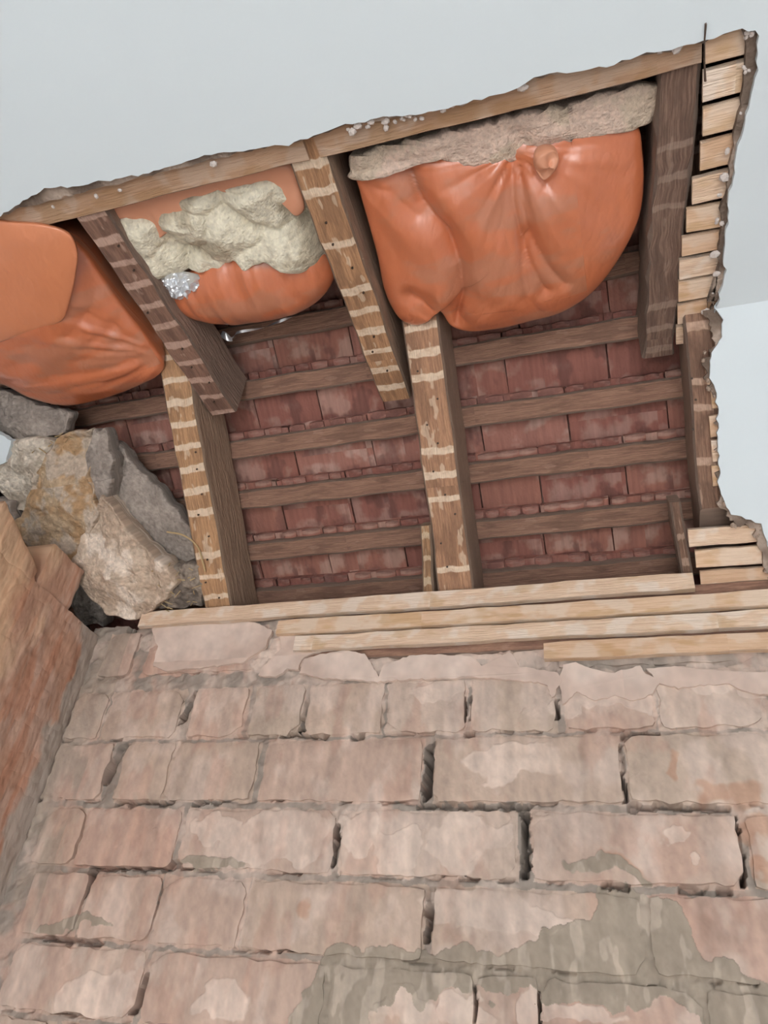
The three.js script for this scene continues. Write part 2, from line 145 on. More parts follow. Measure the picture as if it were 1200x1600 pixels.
// timber: lower half of the map is the underside with lime streaks where the laths' gaps were, upper half the plain sides
function timberTex(seed, base, grain, lime, amount, stripe = 1) {
  return tex(1024, 256, (u, v) => {
    const a = u * 0.592, under = v < 0.5, w = under ? v * 2 : (v - 0.5) * 2;
    const wu = u * 40;                                  // grain runs along the length
    const gr = fbm(wu * 0.5, w * 34, seed, 4), bl = fbm(u * 14, w * 4, seed + 9, 3);
    let c = mix(base, grain, sst(0.3, 0.72, gr)); c = mix(c, [base[0] * 0.72, base[1] * 0.7, base[2] * 0.7], 0.55 * sst(0.5, 0.7, bl));
    if (under) {
      const q = a / 0.037 + (fbm(w * 3, a * 20, seed + 3, 2) - 0.5) * 0.16, id = Math.floor(q), f = q - id;
      const on = h2(id % 16, 1, seed) < amount, th = 0.17 + 0.12 * h2(id % 16, 2, seed) ;
      const e = Math.abs(f - 0.5) - th * 0.62 + (fbm(w * 7, q * 7, seed + 5, 3) - 0.5) * 0.09;
      if (on) c = mix(c, lime, stripe * (1 - sst(-0.03, 0.03, e)) * (0.78 + 0.22 * sst(0.3, 0.5, fbm(w * 6, q * 7, seed + 6, 3))));
      c = mix(c, lime, stripe * 0.6 * sst(0.69, 0.75, fbm(w * 5, a * 34, seed + 7, 3)));
    }
    else c = mix(c, [152, 134, 121], 0.65);
    const k = 1 + (fbm(wu * 3, w * 90, seed + 8, 2) - 0.5) * 0.16; return [c[0] * k, c[1] * k, c[2] * k];
  });
}
const woodBump = tex(512, 256, (u, v) => g3(255 * (0.7 * fbm(u * 20, v * 60, 15, 4) + 0.3 * fbm(u * 90, v * 160, 16, 2))), false);
const tmat = (...a) => mat({ map: timberTex(...a), bumpMap: woodBump, bumpScale: 0.0025, roughness: 0.9 });
const LIMEC = [220, 198, 174];
M.rafter = [tmat(101, [188, 146, 108], [164, 126, 94], LIMEC, 0.95), tmat(131, [178, 136, 106], [154, 116, 92], LIMEC, 0.85), tmat(151, [148, 116, 96], [126, 96, 80], [188, 158, 138], 0.8)];
M.joist = [tmat(171, [142, 108, 92], [128, 96, 80], [190, 158, 142], 0.95), tmat(191, [186, 142, 106], [162, 122, 90], LIMEC, 0.75), tmat(211, [134, 108, 93], [106, 82, 70], [166, 144, 130], 0.5, 0.6)];
M.batten = mat({ map: timberTex(231, [160, 124, 104], [138, 104, 88], [182, 148, 130], 0.0, 0.6), bumpMap: woodBump, bumpScale: 0.002 });
M.strip = tmat(251, [188, 148, 112], [172, 130, 96], [214, 190, 160], 0.9);
const lathTex = s => tex(512, 64, (u, v) => { const gr = fbm(u * 18, v * 26, s, 4), b = fbm(u * 22, v * 2, s + 4, 3); let c = mix([238, 210, 184], [226, 194, 166], sst(0.3, 0.7, gr)); c = mix(c, [240, 222, 206], 0.8 * sst(0.45, 0.62, b)); c = mix(c, [202, 164, 120], 0.45 * sst(0.55, 0.7, fbm(u * 12 + 3, v * 3, s + 8, 3))); return c; });
M.lath = [mat({ map: lathTex(301), bumpMap: woodBump, bumpScale: 0.002 }), mat({ map: lathTex(331), bumpMap: woodBump, bumpScale: 0.001, color: 0xf6f0e8 }), mat({ map: lathTex(361), bumpMap: woodBump, bumpScale: 0.001, color: 0xeee4da }), mat({ map: lathTex(391), bumpMap: woodBump, bumpScale: 0.0015, color: 0xc9bcb2 })];
const tileTex = s => tex(512, 512, (u, v) => { const b = fbm(u * 5, v * 5, s, 4), st = fbm(u * 40, v * 5, s + 2, 3); let c = mix([168, 116, 102], [152, 107, 96], b); c = mix(c, [186, 156, 144], 0.75 * sst(0.46, 0.66, fbm(u * 6 + 2, v * 8, s + 5, 4))); c = mix(c, [112, 80, 74], 0.5 * sst(0.56, 0.7, fbm(u * 7, v * 7 + 9, s + 7, 4))); const k = 1 + (st - 0.5) * 0.2; return [c[0] * k, c[1] * k, c[2] * k]; });
M.tile = [401, 431, 461, 491].map((s, i) => mat({ map: tileTex(s), bumpMap: roughBump, bumpScale: 0.002, color: [0xffffff, 0xf0e6e4, 0xfaf6f2, 0xe4d8d8][i] }));
const stoneTex = (s, A, B, C) => tex(384, 384, (u, v) => { const b = fbm(u * 7, v * 7, s, 4); let c = mix(A, B, sst(0.35, 0.65, b)); c = mix(c, C, 0.9 * sst(0.45, 0.58, fbm(u * 9 + 4, v * 7, s + 3, 4))); const k = 1 + (fbm(u * 50, v * 50, s + 6, 3) - 0.5) * 0.3; return [c[0] * k, c[1] * k, c[2] * k]; });
const smat = (s, ...a) => mat({ map: stoneTex(s, ...a.map(c => c.map(v => v * 1.1))), bumpMap: roughBump, bumpScale: 0.006 });
M.stonePale = smat(501, [182, 164, 146], [170, 150, 132], [206, 192, 178]);
M.stoneGrey = smat(521, [140, 130, 122], [130, 121, 114], [150, 140, 132]);
M.stoneOchre = smat(561, [170, 148, 122], [158, 128, 96], [170, 156, 142]);
M.stoneWhite = smat(581, [170, 160, 146], [160, 148, 134], [192, 182, 168]);
M.dirt = smat(601, [104, 94, 86], [88, 78, 72], [140, 128, 116]);
M.bag = new THREE.MeshPhysicalMaterial({ map: tex(512, 512, (u, v) => { const b = fbm(u * 6, v * 6, 611, 4); let c = mix([212, 122, 80], [198, 114, 78], b); c = mix(c, [186, 128, 102], 0.6 * sst(0.5, 0.7, fbm(u * 5 + 3, v * 9, 621, 4))); return c; }), roughness: 0.42, bumpMap: tex(512, 512, (u, v) => g3(255 * (0.5 * fbm(u * 26 + v * 6, v * 8, 631, 4) + 0.5 * Math.abs(2 * fbm(u * 22 - v * 8, v * 12, 641, 3) - 1))), false), bumpScale: 0.0018, specularIntensity: 1, clearcoat: 1, clearcoatRoughness: 0.17 });
M.film = new THREE.MeshPhysicalMaterial({ color: 0xd8997a, roughness: 0.4, side: THREE.DoubleSide });
M.flap = new THREE.MeshPhysicalMaterial({ color: 0xdc8a60, bumpMap: M.bag.bumpMap, bumpScale: 0.0018, roughness: 0.42, clearcoat: 1, clearcoatRoughness: 0.17 });
M.wool = mat({ map: tex(512, 512, (u, v) => { const b = fbm(u * 8, v * 8, 651, 4); let c = mix([232, 225, 205], [220, 212, 190], b); c = mix(c, [172, 158, 134], 0.6 * sst(0.55, 0.7, fbm(u * 10, v * 10, 661, 4))); const k = 1 + (fbm(u * 80, v * 80, 671, 2) - 0.5) * 0.2; return [c[0] * k, c[1] * k, c[2] * k]; }), bumpMap: rep(roughBump, 2, 2), bumpScale: 0.004, roughness: 1 });
M.woolDusty = mat({ map: tex(512, 512, (u, v) => { const b = fbm(u * 7, v * 7, 681, 4); let c = mix([206, 178, 162], [214, 194, 178], b); c = mix(c, [196, 182, 160], 0.6 * sst(0.55, 0.68, fbm(u * 8, v * 8, 691, 4))); const k = 1 + (fbm(u * 80, v * 80, 701, 2) - 0.5) * 0.2; return [c[0] * k, c[1] * k, c[2] * k]; }), bumpMap: rep(roughBump, 2, 2), bumpScale: 0.004, roughness: 1 });
M.foil = new THREE.MeshStandardMaterial({ color: 0xdfe2e6, metalness: 0.7, roughness: 0.3, side: THREE.DoubleSide });
M.straw = mat({ color: 0xb8a078 });
M.crumbPale = mat({ color: 0xd2c8c2 });
M.crumb = mat({ color: 0xa89484 });
M.frame = mat({ color: 0xe8e8e4, roughness: 0.5 });
M.glass = new THREE.MeshPhysicalMaterial({ color: 0xffffff, transmission: 1, roughness: 0.02, thickness: 0, ior: 1.45 });
M.lightBlock = mat({ color: 0x4a3c34 });  // dark colour of the added panels that block stray daylight

// ---------------------------------------------------------------- builders
const names = {};
function numbered(n) { const k = names[n] = (names[n] ?? -1) + 1; return k ? `${n}_${String(k).padStart(3, '0')}` : n; }
function mesh(name, geo, m, parent) { const o = new THREE.Mesh(geo, m); o.name = name; o.castShadow = o.receiveShadow = true; if (parent) parent.add(o); return o; }
function structure(name, label) { const g = new THREE.Group(); g.name = name; g.userData = { kind: 'structure', label, category: name.split('_')[0] }; scene.add(g); return g; }
function thing(name, label, category, group) { const g = new THREE.Group(); g.name = numbered(name); g.userData = { label, category }; if (group) g.userData.group = group; scene.add(g); return g; }
function settle(g) {                                       // moves a thing's origin to the middle of its base
  const b = new THREE.Box3().setFromObject(g), c = b.getCenter(new THREE.Vector3()); c.y = b.min.y;
  g.children.forEach(o => { o.geometry.translate(-c.x, -c.y, -c.z); o.children.forEach(p => p.geometry.translate(-c.x, -c.y, -c.z)); });
  g.position.copy(c); return g;
}
function fromGrid(P, UV, rows, cols, closeU = false) {      // indexed smooth grid
  const g = new THREE.BufferGeometry(), idx = [];
  for (let j = 0; j < rows - 1; j++) for (let i = 0; i < cols - (closeU ? 0 : 1); i++) { const a = j * cols + i, b = j * cols + (i + 1) % cols, c = a + cols, d = b + cols; idx.push(a, b, d, a, d, c); }
  g.setAttribute('position', new THREE.Float32BufferAttribute(P, 3)); g.setAttribute('uv', new THREE.Float32BufferAttribute(UV, 2)); g.setIndex(idx); g.computeVertexNormals(); return g;
}
// a sawn timber from A to B; W: unit vector across, D: unit vector into the depth, underside first
function beam(A, B, W, D, w, d, o = {}) {
  const L = A.distanceTo(B), dir = B.clone().sub(A).divideScalar(L), n = Math.max(2, Math.ceil(L / (o.step ?? 0.02))), ch = o.ch ?? 0.003, wob = o.wob ?? 0.0016, sd = o.seed ?? 1, parts = [];
  const prof = [[-w / 2 + ch, 0], [w / 2 - ch, 0], [w / 2, ch], [w / 2, d - ch], [w / 2 - ch, d], [-w / 2 + ch, d], [-w / 2, d - ch], [-w / 2, ch]];
  const pt = (t, k) => { const q = prof[k % 8], a = t * L; return A.clone().addScaledVector(dir, a).addScaledVector(W, q[0] + (vn(a * 30, k % 8 < 4 && k % 8 > 0 ? 1 : 5, sd) - 0.5) * 2 * wob + (o.rough && t > 0 && t < 1 ? (vn(a * 140, (k % 8) * 3.3, sd + 4) - 0.5) * o.rough : 0)).addScaledVector(D, q[1] + (vn(a * 26, 9 + (k % 8), sd) - 0.5) * wob); };
  for (let k = 0; k < 8; k++) {
    const P = [], UV = [];
    for (let i = 0; i <= n; i++) for (const e of [0, 1]) { const p = pt(i / n, k + e); P.push(p.x, p.y, p.z); const u = (i / n * L + (o.u0 ?? 0)) / 0.592; UV.push(u, k === 0 ? 0.02 + 0.46 * e : 0.54 + 0.42 * e); }
    parts.push(fromGrid(P, UV, n + 1, 2));
  }
  for (const t of [0, 1]) { const P = [], UV = [], idx = []; for (let k = 0; k < 8; k++) { const p = pt(t, k); P.push(p.x, p.y, p.z); UV.push(0.1 + 0.02 * prof[k][0] / w, 0.75 + 0.2 * (prof[k][1] / d - 0.5)); } for (let k = 1; k < 7; k++) t ? idx.push(0, k, k + 1) : idx.push(0, k + 1, k); const g = new THREE.BufferGeometry(); g.setAttribute('position', new THREE.Float32BufferAttribute(P, 3)); g.setAttribute('uv', new THREE.Float32BufferAttribute(UV, 2)); g.setIndex(idx); g.computeVertexNormals(); parts.push(g); }
  return mergeGeometries(parts);
}
function resample(pts, N) { const c = new THREE.CatmullRomCurve3(pts.map(p => new THREE.Vector3(p[0], p[1], 0)), true, 'centripetal'); return c.getSpacedPoints(N).slice(0, N).map(p => [p.x, p.y]); }
// a closed body over a star-shaped outline on the plane O + u*E1 + v*E2, bulging hf towards N and hb away from it
function pillow(outline, o) {
  const N = o.N ?? 96, R = o.R ?? 24, ol = resample(outline, N); let cx = 0, cy = 0; for (const p of ol) { cx += p[0] / N; cy += p[1] / N; } if (o.c) [cx, cy] = o.c;
  const pf = o.pf ?? 2.4, pe = o.pe ?? 0.55, shape = r => Math.pow(Math.max(0, 1 - Math.pow(r, pf)), pe), parts = [];
  const pos = (u, v, h) => { let p = o.at(u, v, h); return o.clamp ? o.clamp(p) : p; };
  const P = [], UV = [], idx = [], us = o.uv ?? 2;
  const rows = 2 * R + 1;
  for (let j = 0; j < rows; j++) {
    const front = j <= R, r = front ? j / R : (2 * R - j) / R, rr = Math.sin(r * Math.PI / 2) * 0.6 + r * 0.4;
    for (let i = 0; i < N; i++) {
      const a = ol[i], u = cx + (a[0] - cx) * rr, v = cy + (a[1] - cy) * rr;
      let h = front ? o.hf * shape(rr) : -o.hb * shape(rr);
      if (front) h += (o.disp ? o.disp(u, v, rr) : 0) * Math.min(1, (1 - rr) * 6 + (o.edge ?? 0)); else if (o.back) h += o.back(u, v, rr) * Math.min(1, (1 - rr) * 5);
      const p = pos(u, v, h); P.push(p.x, p.y, p.z); UV.push(u * us, v * us + (front ? 0 : 0.4));
    }
  }
  for (let j = 0; j < rows - 1; j++) for (let i = 0; i < N; i++) { const a = j * N + i, b = j * N + (i + 1) % N, c = a + N, d = b + N; if (j > 0) idx.push(a, d, b); if (j < rows - 2) idx.push(a, c, d); else if (j === rows - 2) idx.push(a, c, d); }
  const g = new THREE.BufferGeometry(); g.setAttribute('position', new THREE.Float32BufferAttribute(P, 3)); g.setAttribute('uv', new THREE.Float32BufferAttribute(UV, 2)); g.setIndex(o.flip ? idx.map((_, i) => idx[i - i % 3 + [0, 2, 1][i % 3]]) : idx); g.computeVertexNormals(); return g;
}
function segDist(u, v, line) { let m = 9; for (let i = 0; i < line.length - 1; i++) { const [ax, ay] = line[i], [bx, by] = line[i + 1], dx = bx - ax, dy = by - ay, t = Math.max(0, Math.min(1, ((u - ax) * dx + (v - ay) * dy) / (dx * dx + dy * dy))); m = Math.min(m, Math.hypot(u - ax - dx * t, v - ay - dy * t)); } return m; }
// jagged broken line between measured points
function jag(pts, amp, seed, step = 0.008) { const out = []; for (let i = 0; i < pts.length - 1; i++) { const [ax, ay] = pts[i], [bx, by] = pts[i + 1], l = Math.hypot(bx - ax, by - ay), n = Math.max(1, Math.round(l / step)); for (let k = 0; k < n; k++) { const t = k / n, a = (fbm((ax + (bx - ax) * t) * 160, (ay + (by - ay) * t) * 160, seed, 2) - 0.5) * 2 * amp; out.push([ax + (bx - ax) * t - (by - ay) / l * a, ay + (by - ay) * t + (bx - ax) / l * a]); } } out.push(pts[pts.length - 1]); return out; }
function sheet(poly, thick, map, bevel = 0.002) {           // a slab over an outline; map turns (a, b, height) into a point
  const s = new THREE.Shape(poly.map(p => new THREE.Vector2(p[0], p[1]))), g = new THREE.ExtrudeGeometry(s, { depth: thick, bevelEnabled: false, curveSegments: 1 });
  const p = g.attributes.position, uv = g.attributes.uv;
  for (let i = 0; i < p.count; i++) { const a = p.getX(i), b = p.getY(i), c = p.getZ(i), q = map(a, b, c); uv.setXY(i, a + c, b); p.setXYZ(i, q.x, q.y, q.z); }
  const area = THREE.ShapeUtils.area(s.getPoints()); g.computeVertexNormals(); return g;
}
function box(x0, x1, y0, y1, z0, z1) { const g = new THREE.BoxGeometry(x1 - x0, y1 - y0, z1 - z0); g.translate((x0 + x1) / 2, (y0 + y1) / 2, (z0 + z1) / 2); const p = g.attributes.position, n = g.attributes.normal, uv = g.attributes.uv; for (let i = 0; i < p.count; i++) { const ax = Math.abs(n.getX(i)), ay = Math.abs(n.getY(i)); uv.setXY(i, ax > 0.5 ? p.getZ(i) : p.getX(i), ay > 0.5 ? p.getZ(i) : p.getY(i)); } return g; }

// ---------------------------------------------------------------- the room shell
const RX0 = -1.9, RX1 = 1.9, RZ1 = 3.4;
const floor = structure('floor', 'dusty board floor of the room'); mesh('floor_boards', box(RX0 - 0.2, RX1 + 0.2, -0.1, 0, -0.3, RZ1 + 0.2), M.floor, floor);
for (const [n, x0, x1] of [['wall_right', RX1, RX1 + 0.2], ['wall_far_left', RX0 - 0.2, RX0]]) { const w = structure(n, 'plain plastered side wall of the room'); mesh('plaster', box(x0, x1, 0, 3.9, -0.3, RZ1 + 0.2), M.backWall, w); }
const wb = structure('wall_back', 'plain plastered wall with the window behind the viewer');
for (const a of [[RX0, WIN.x0, 0, 3.9], [WIN.x1, RX1, 0, 3.9], [WIN.x0, WIN.x1, 0, WIN.y0], [WIN.x0, WIN.x1, WIN.y1, 3.9]]) mesh('plaster', box(a[0], a[1], a[2], a[3], RZ1, RZ1 + 0.2), M.backWall, wb);
const win = structure('window_1', 'white framed window behind the viewer');
for (const a of [[WIN.x0, WIN.x0 + 0.05, WIN.y0, WIN.y1], [WIN.x1 - 0.05, WIN.x1, WIN.y0, WIN.y1], [WIN.x0 + 0.05, WIN.x1 - 0.05, WIN.y0, WIN.y0 + 0.05], [WIN.x0 + 0.05, WIN.x1 - 0.05, WIN.y1 - 0.05, WIN.y1], [(WIN.x0 + WIN.x1) / 2 - 0.025, (WIN.x0 + WIN.x1) / 2 + 0.025, WIN.y0 + 0.05, WIN.y1 - 0.05]]) mesh('window_frame', box(...a, RZ1 + 0.06, RZ1 + 0.11), M.frame, win);
mesh('pane', box(WIN.x0 + 0.05, (WIN.x0 + WIN.x1) / 2 - 0.025, WIN.y0 + 0.05, WIN.y1 - 0.05, RZ1 + 0.08, RZ1 + 0.086), M.glass, win);
mesh('pane', box((WIN.x0 + WIN.x1) / 2 + 0.025, WIN.x1 - 0.05, WIN.y0 + 0.05, WIN.y1 - 0.05, RZ1 + 0.08, RZ1 + 0.086), M.glass, win);

// ---------------------------------------------------------------- brick wall in front
const wf = structure('wall_front', 'brick wall stripped of its plaster, with patches of lime and grey cement');
mesh('wall_core', box(RX0, RX1, 0, 2.0, -0.24, -0.075), M.backWall, wf);
mesh('plaster_beside_bricks', box(0.47, RX1, 0, 2.06, -0.076, 0.004), M.backWall, wf);
mesh('plaster_beside_bricks', box(RX0, -1.19, 0, 2.06, -0.076, 0.004), M.backWall, wf);
mesh('plaster_below_bricks', box(-0.89, 0.47, 0, 1.33, -0.076, 0.006), M.backWall, wf);
const wuv = (x, y) => [(x - WX0) / (WX1 - WX0), (y - WY0) / (WY1 - WY0)];
{ // mortar bed: a relief with open joints
  const nx = 620, ny = 330, x0 = -0.905, x1 = 0.475, y0 = 1.325, y1 = 2.08, P = [], UV = [];
  for (let j = 0; j <= ny; j++) for (let i = 0; i <= nx; i++) {
    const x = x0 + (x1 - x0) * i / nx, y = y0 + (y1 - y0) * j / ny;
    let z = -0.0028 + (fbm(x * 70, y * 90, 5, 4) - 0.5) * 0.009 + (fbm(x * 14, y * 14, 6, 2) - 0.5) * 0.005;
    const jx = (vn(x * 110, y * 110, 8) - 0.5) * 0.007, jy = (vn(x * 110, y * 110, 9) - 0.5) * 0.007;
    for (const g of GAPS) { const ya = Math.min(g[1], g[3]), yb = Math.max(g[1], g[3]); if (y + jy > ya && y + jy < yb) { const t = (y - g[1]) / (g[3] - g[1]), xc = g[0] + (g[2] - g[0]) * 0.5 + 0, hw = Math.max(0.0022, Math.abs(g[2] - g[0]) * 0.5 * (Math.abs(g[2] - g[0]) > 0.03 ? 0.32 : 0.55)); const lean = Math.abs(g[2] - g[0]) > 0.025 ? (t - 0.5) * (g[2] - g[0]) * -0.4 : 0; if (Math.abs(x + jx - xc - lean) < hw) z = Math.min(z, -0.014 - 0.05 * sst(0.3, 0.6, vn(x * 60, y * 45, 14))); } }
    for (const g of HGAPS) { const xa = Math.min(g[0], g[2]), xb = Math.max(g[0], g[2]), yc = (g[1] + g[3]) / 2; if (x > xa && x < xb && Math.abs(y + jy - yc) < 0.0035 * (0.35 + fbm(x * 90, 3, 12, 2))) z = Math.min(z, -0.018); }
    for (const rw of rowsY) { const e = Math.abs(y - rw[1] + 0.0015 + jy * 0.4); if (e < 0.0022 && vn(x * 55, rw[0] * 10, 33) > 0.64) z = Math.min(z, -0.008); }
    P.push(x, y, z); UV.push(...wuv(x, y));
  }
  mesh('mortar', fromGrid(P, UV, ny + 1, nx + 1), M.mortar, wf);
}
function block(nx, ny, at, back) {                          // a relief face with its own sides, edges kept sharp
  const P = [], UV = [], q = []; for (let j = 0; j <= ny; j++) for (let i = 0; i <= nx; i++) { const [p, uv] = at(i / nx, j / ny); q.push([p, uv]); P.push(p.x, p.y, p.z); UV.push(...uv); }
  const parts = [fromGrid(P, UV, ny + 1, nx + 1)], ring = []; for (let i = 0; i < nx; i++) ring.push(i); for (let j = 0; j < ny; j++) ring.push(j * (nx + 1) + nx); for (let i = nx; i > 0; i--) ring.push(ny * (nx + 1) + i); for (let j = ny; j > 0; j--) ring.push(j * (nx + 1)); ring.push(0);
  const p2 = [], u2 = []; for (const k of ring) for (const e of [1, 0]) { const p = q[k][0].clone().addScaledVector(back, e); p2.push(p.x, p.y, p.z); u2.push(...q[k][1]); } parts.push(fromGrid(p2, u2, ring.length, 2)); return mergeGeometries(parts);
}
function brickGeo(x0, x1, y0, y1, seed) {                   // worn face with eroded arrises and a body behind
  const nx = Math.max(8, Math.round((x1 - x0) / 0.009)), ny = 10, r = rng(seed), tilt = (r() - 0.5) * 0.005, proud = 0.0012 + r() * 0.0022;
  const cut = [0, 0, 0, 0].map(() => r() < 0.5 ? r() * 0.016 : 0.003);
  return block(nx, ny, (sx, sy) => {
    let x = x0 + (x1 - x0) * sx, y = y0 + (y1 - y0) * sy; const ex = Math.min(x - x0, x1 - x), ey = Math.min(y - y0, y1 - y), e = Math.min(ex, ey), c = cut[(sx > 0.5 ? 1 : 0) + (sy > 0.5 ? 2 : 0)];
    const xx = x, yy = y; x += (fbm(xx * 55, yy * 55, seed, 3) - 0.5) * 0.009; y += (fbm(xx * 55, yy * 55, seed + 3, 3) - 0.5) * 0.009;
    if (ex + ey < c) { x += (sx > 0.5 ? -1 : 1) * (c - ex - ey) * 0.5; y += (sy > 0.5 ? -1 : 1) * (c - ex - ey) * 0.5; }
    const z = proud + (sx - 0.5) * tilt + (fbm(x * 24, y * 24, seed + 5, 3) - 0.5) * 0.004 + (fbm(x * 120, y * 120, seed + 6, 2) - 0.5) * 0.0016 - 0.0018 * Math.pow(Math.max(0, 1 - e / 0.004), 2);
    return [new THREE.Vector3(x, y, z), wuv(x, y)];
  }, new THREE.Vector3(0, 0, -0.06));
}
rowsY.forEach(([yt, yb], r) => rowsX[r].forEach(([a, b], k) => { if (r === 0 && k > 2) return; if (a > 0.47) return; mesh('brick', brickGeo(a, Math.min(b, 0.47), yb, Math.min(yt, r ? 9 : k === 2 ? 2.0 : 2.062), 1000 + r * 40 + k), M.brick, wf); }));
// top course to the right: stub bricks under the laths
rowsX[0].forEach(([a, b], k) => { if (k > 2 && a < 0.46) mesh('brick', brickGeo(a, Math.min(b, 0.47), 1.962, 1.99, 1400 + k), M.brick, wf); });
// laths nailed along the wall head
const lathGeo = (A, B, W, D, w, seed, th = 0.008) => beam(A, B, W, D, w, th, { ch: 0.001, wob: 0.0012, seed, step: 0.02, u0: (seed % 13) * 0.07 });
const Yv = new THREE.Vector3(0, 1, 0), Zv = new THREE.Vector3(0, 0, 1), mZ = new THREE.Vector3(0, 0, -1);
for (const [xa, xb, ya, yb, za, k] of [[-0.803, 0.103, 2.0815, 2.0815, 0.014, 0], [-0.535, 0.6, 2.0485, 2.046, 0.013, 1], [-0.50, 0.6, 2.0175, 2.016, 0.012, 0], [-0.11, 0.6, 1.984, 1.984, 0.010, 2]])
  mesh('lath', lathGeo(new THREE.Vector3(xa, ya, za), new THREE.Vector3(xb, yb, za), Yv, mZ, k === 2 ? 0.027 : xa < -0.7 ? 0.0295 : 0.0265, 40 + k * 7 + Math.round(ya * 100), 0.009), M.lath[k], wf);
mesh('wall_plate', beam(new THREE.Vector3(-0.515, 2.037, 0.001), new THREE.Vector3(0.9, 2.037, 0.001), Yv, mZ, 0.095, 0.07, { seed: 3 }), M.batten, wf);

// scabs of plaster still clinging to the bricks
for (const [poly, z, seed] of [[REM1, 0.0035, 1], [REM2, 0.0035, 2], [REM3, 0.003, 3], [REM4, 0.0025, 4], [REM5, 0.003, 5]]) mesh('plaster_remnant', sheet(jag([...poly, poly[0]], 0.0025, 200 + seed, 0.005).slice(0, -1), 0.006, (a, b, c) => new THREE.Vector3(a, b, z + c - 0.003 + (fbm(a * 30, b * 30, 8, 2) - 0.5) * 0.003)), M.lime, wf);

// ---------------------------------------------------------------- broken brick pier on the left
const wl = structure('wall_left', 'broken reddish brick pier meeting the stripped wall in the corner');
mesh('wall_core', box(-1.19, -0.902, 0, 1.98, -0.075, 0.42), M.backWall, wl);
function pierBrick(z0, z1, y0, y1, seed, top) {
  const r = rng(seed), proud = r() * 0.0025;
  return block(12, 10, (a, b) => {
    let z = z1 + (z0 - z1) * a, y = y0 + (y1 - y0) * b; if (top) y += top * (0.5 - a) * b; const e = Math.min(a * (z1 - z0), (1 - a) * (z1 - z0), b * (y1 - y0), (1 - b) * (y1 - y0));
    z += (fbm(z * 55, y * 55, seed, 3) - 0.5) * 0.012; y += (fbm(z * 55, y * 55, seed + 2, 3) - 0.5) * 0.012;
    return [new THREE.Vector3(-0.889 + proud + (fbm(z * 26, y * 26, seed, 3) - 0.5) * 0.006 - 0.002 * Math.pow(Math.max(0, 1 - e / 0.006), 2), y, z), [z / 0.4, y - 1.2]];
  }, new THREE.Vector3(-0.09, 0, 0));
}
{ const P = [], UV = [], nz = 90, ny = 220; for (let j = 0; j <= ny; j++) for (let i = 0; i <= nz; i++) { const z = 0.42 - 0.425 * i / nz, y = 1.2 + 0.86 * j / ny; P.push(-0.8885 + (fbm(z * 60, y * 60, 44, 4) - 0.5) * 0.007, y, z); UV.push(z / 0.4, y - 1.2); } mesh('mortar', fromGrid(P, UV, ny + 1, nz + 1), M.pier, wl);
  let y = 2.045, k = 0; while (y > 1.24) { const zs = k % 2 ? [0.004, 0.118, 0.34, 0.415] : [0.004, 0.228, 0.415]; for (let q = 0; q < zs.length - 1; q++) mesh('brick', pierBrick(zs[q] + 0.003, zs[q + 1] - 0.006, y - 0.078, y, 700 + k * 5 + q), M.pier, wl); y -= 0.089; k++; }
  mesh('brick', pierBrick(0.182, 0.3, 2.055, 2.105, 777, 0.05), M.pier, wl);
  mesh('brick', pierBrick(0.088, 0.176, 2.06, 2.14, 778, 0.0), M.pier, wl);
}

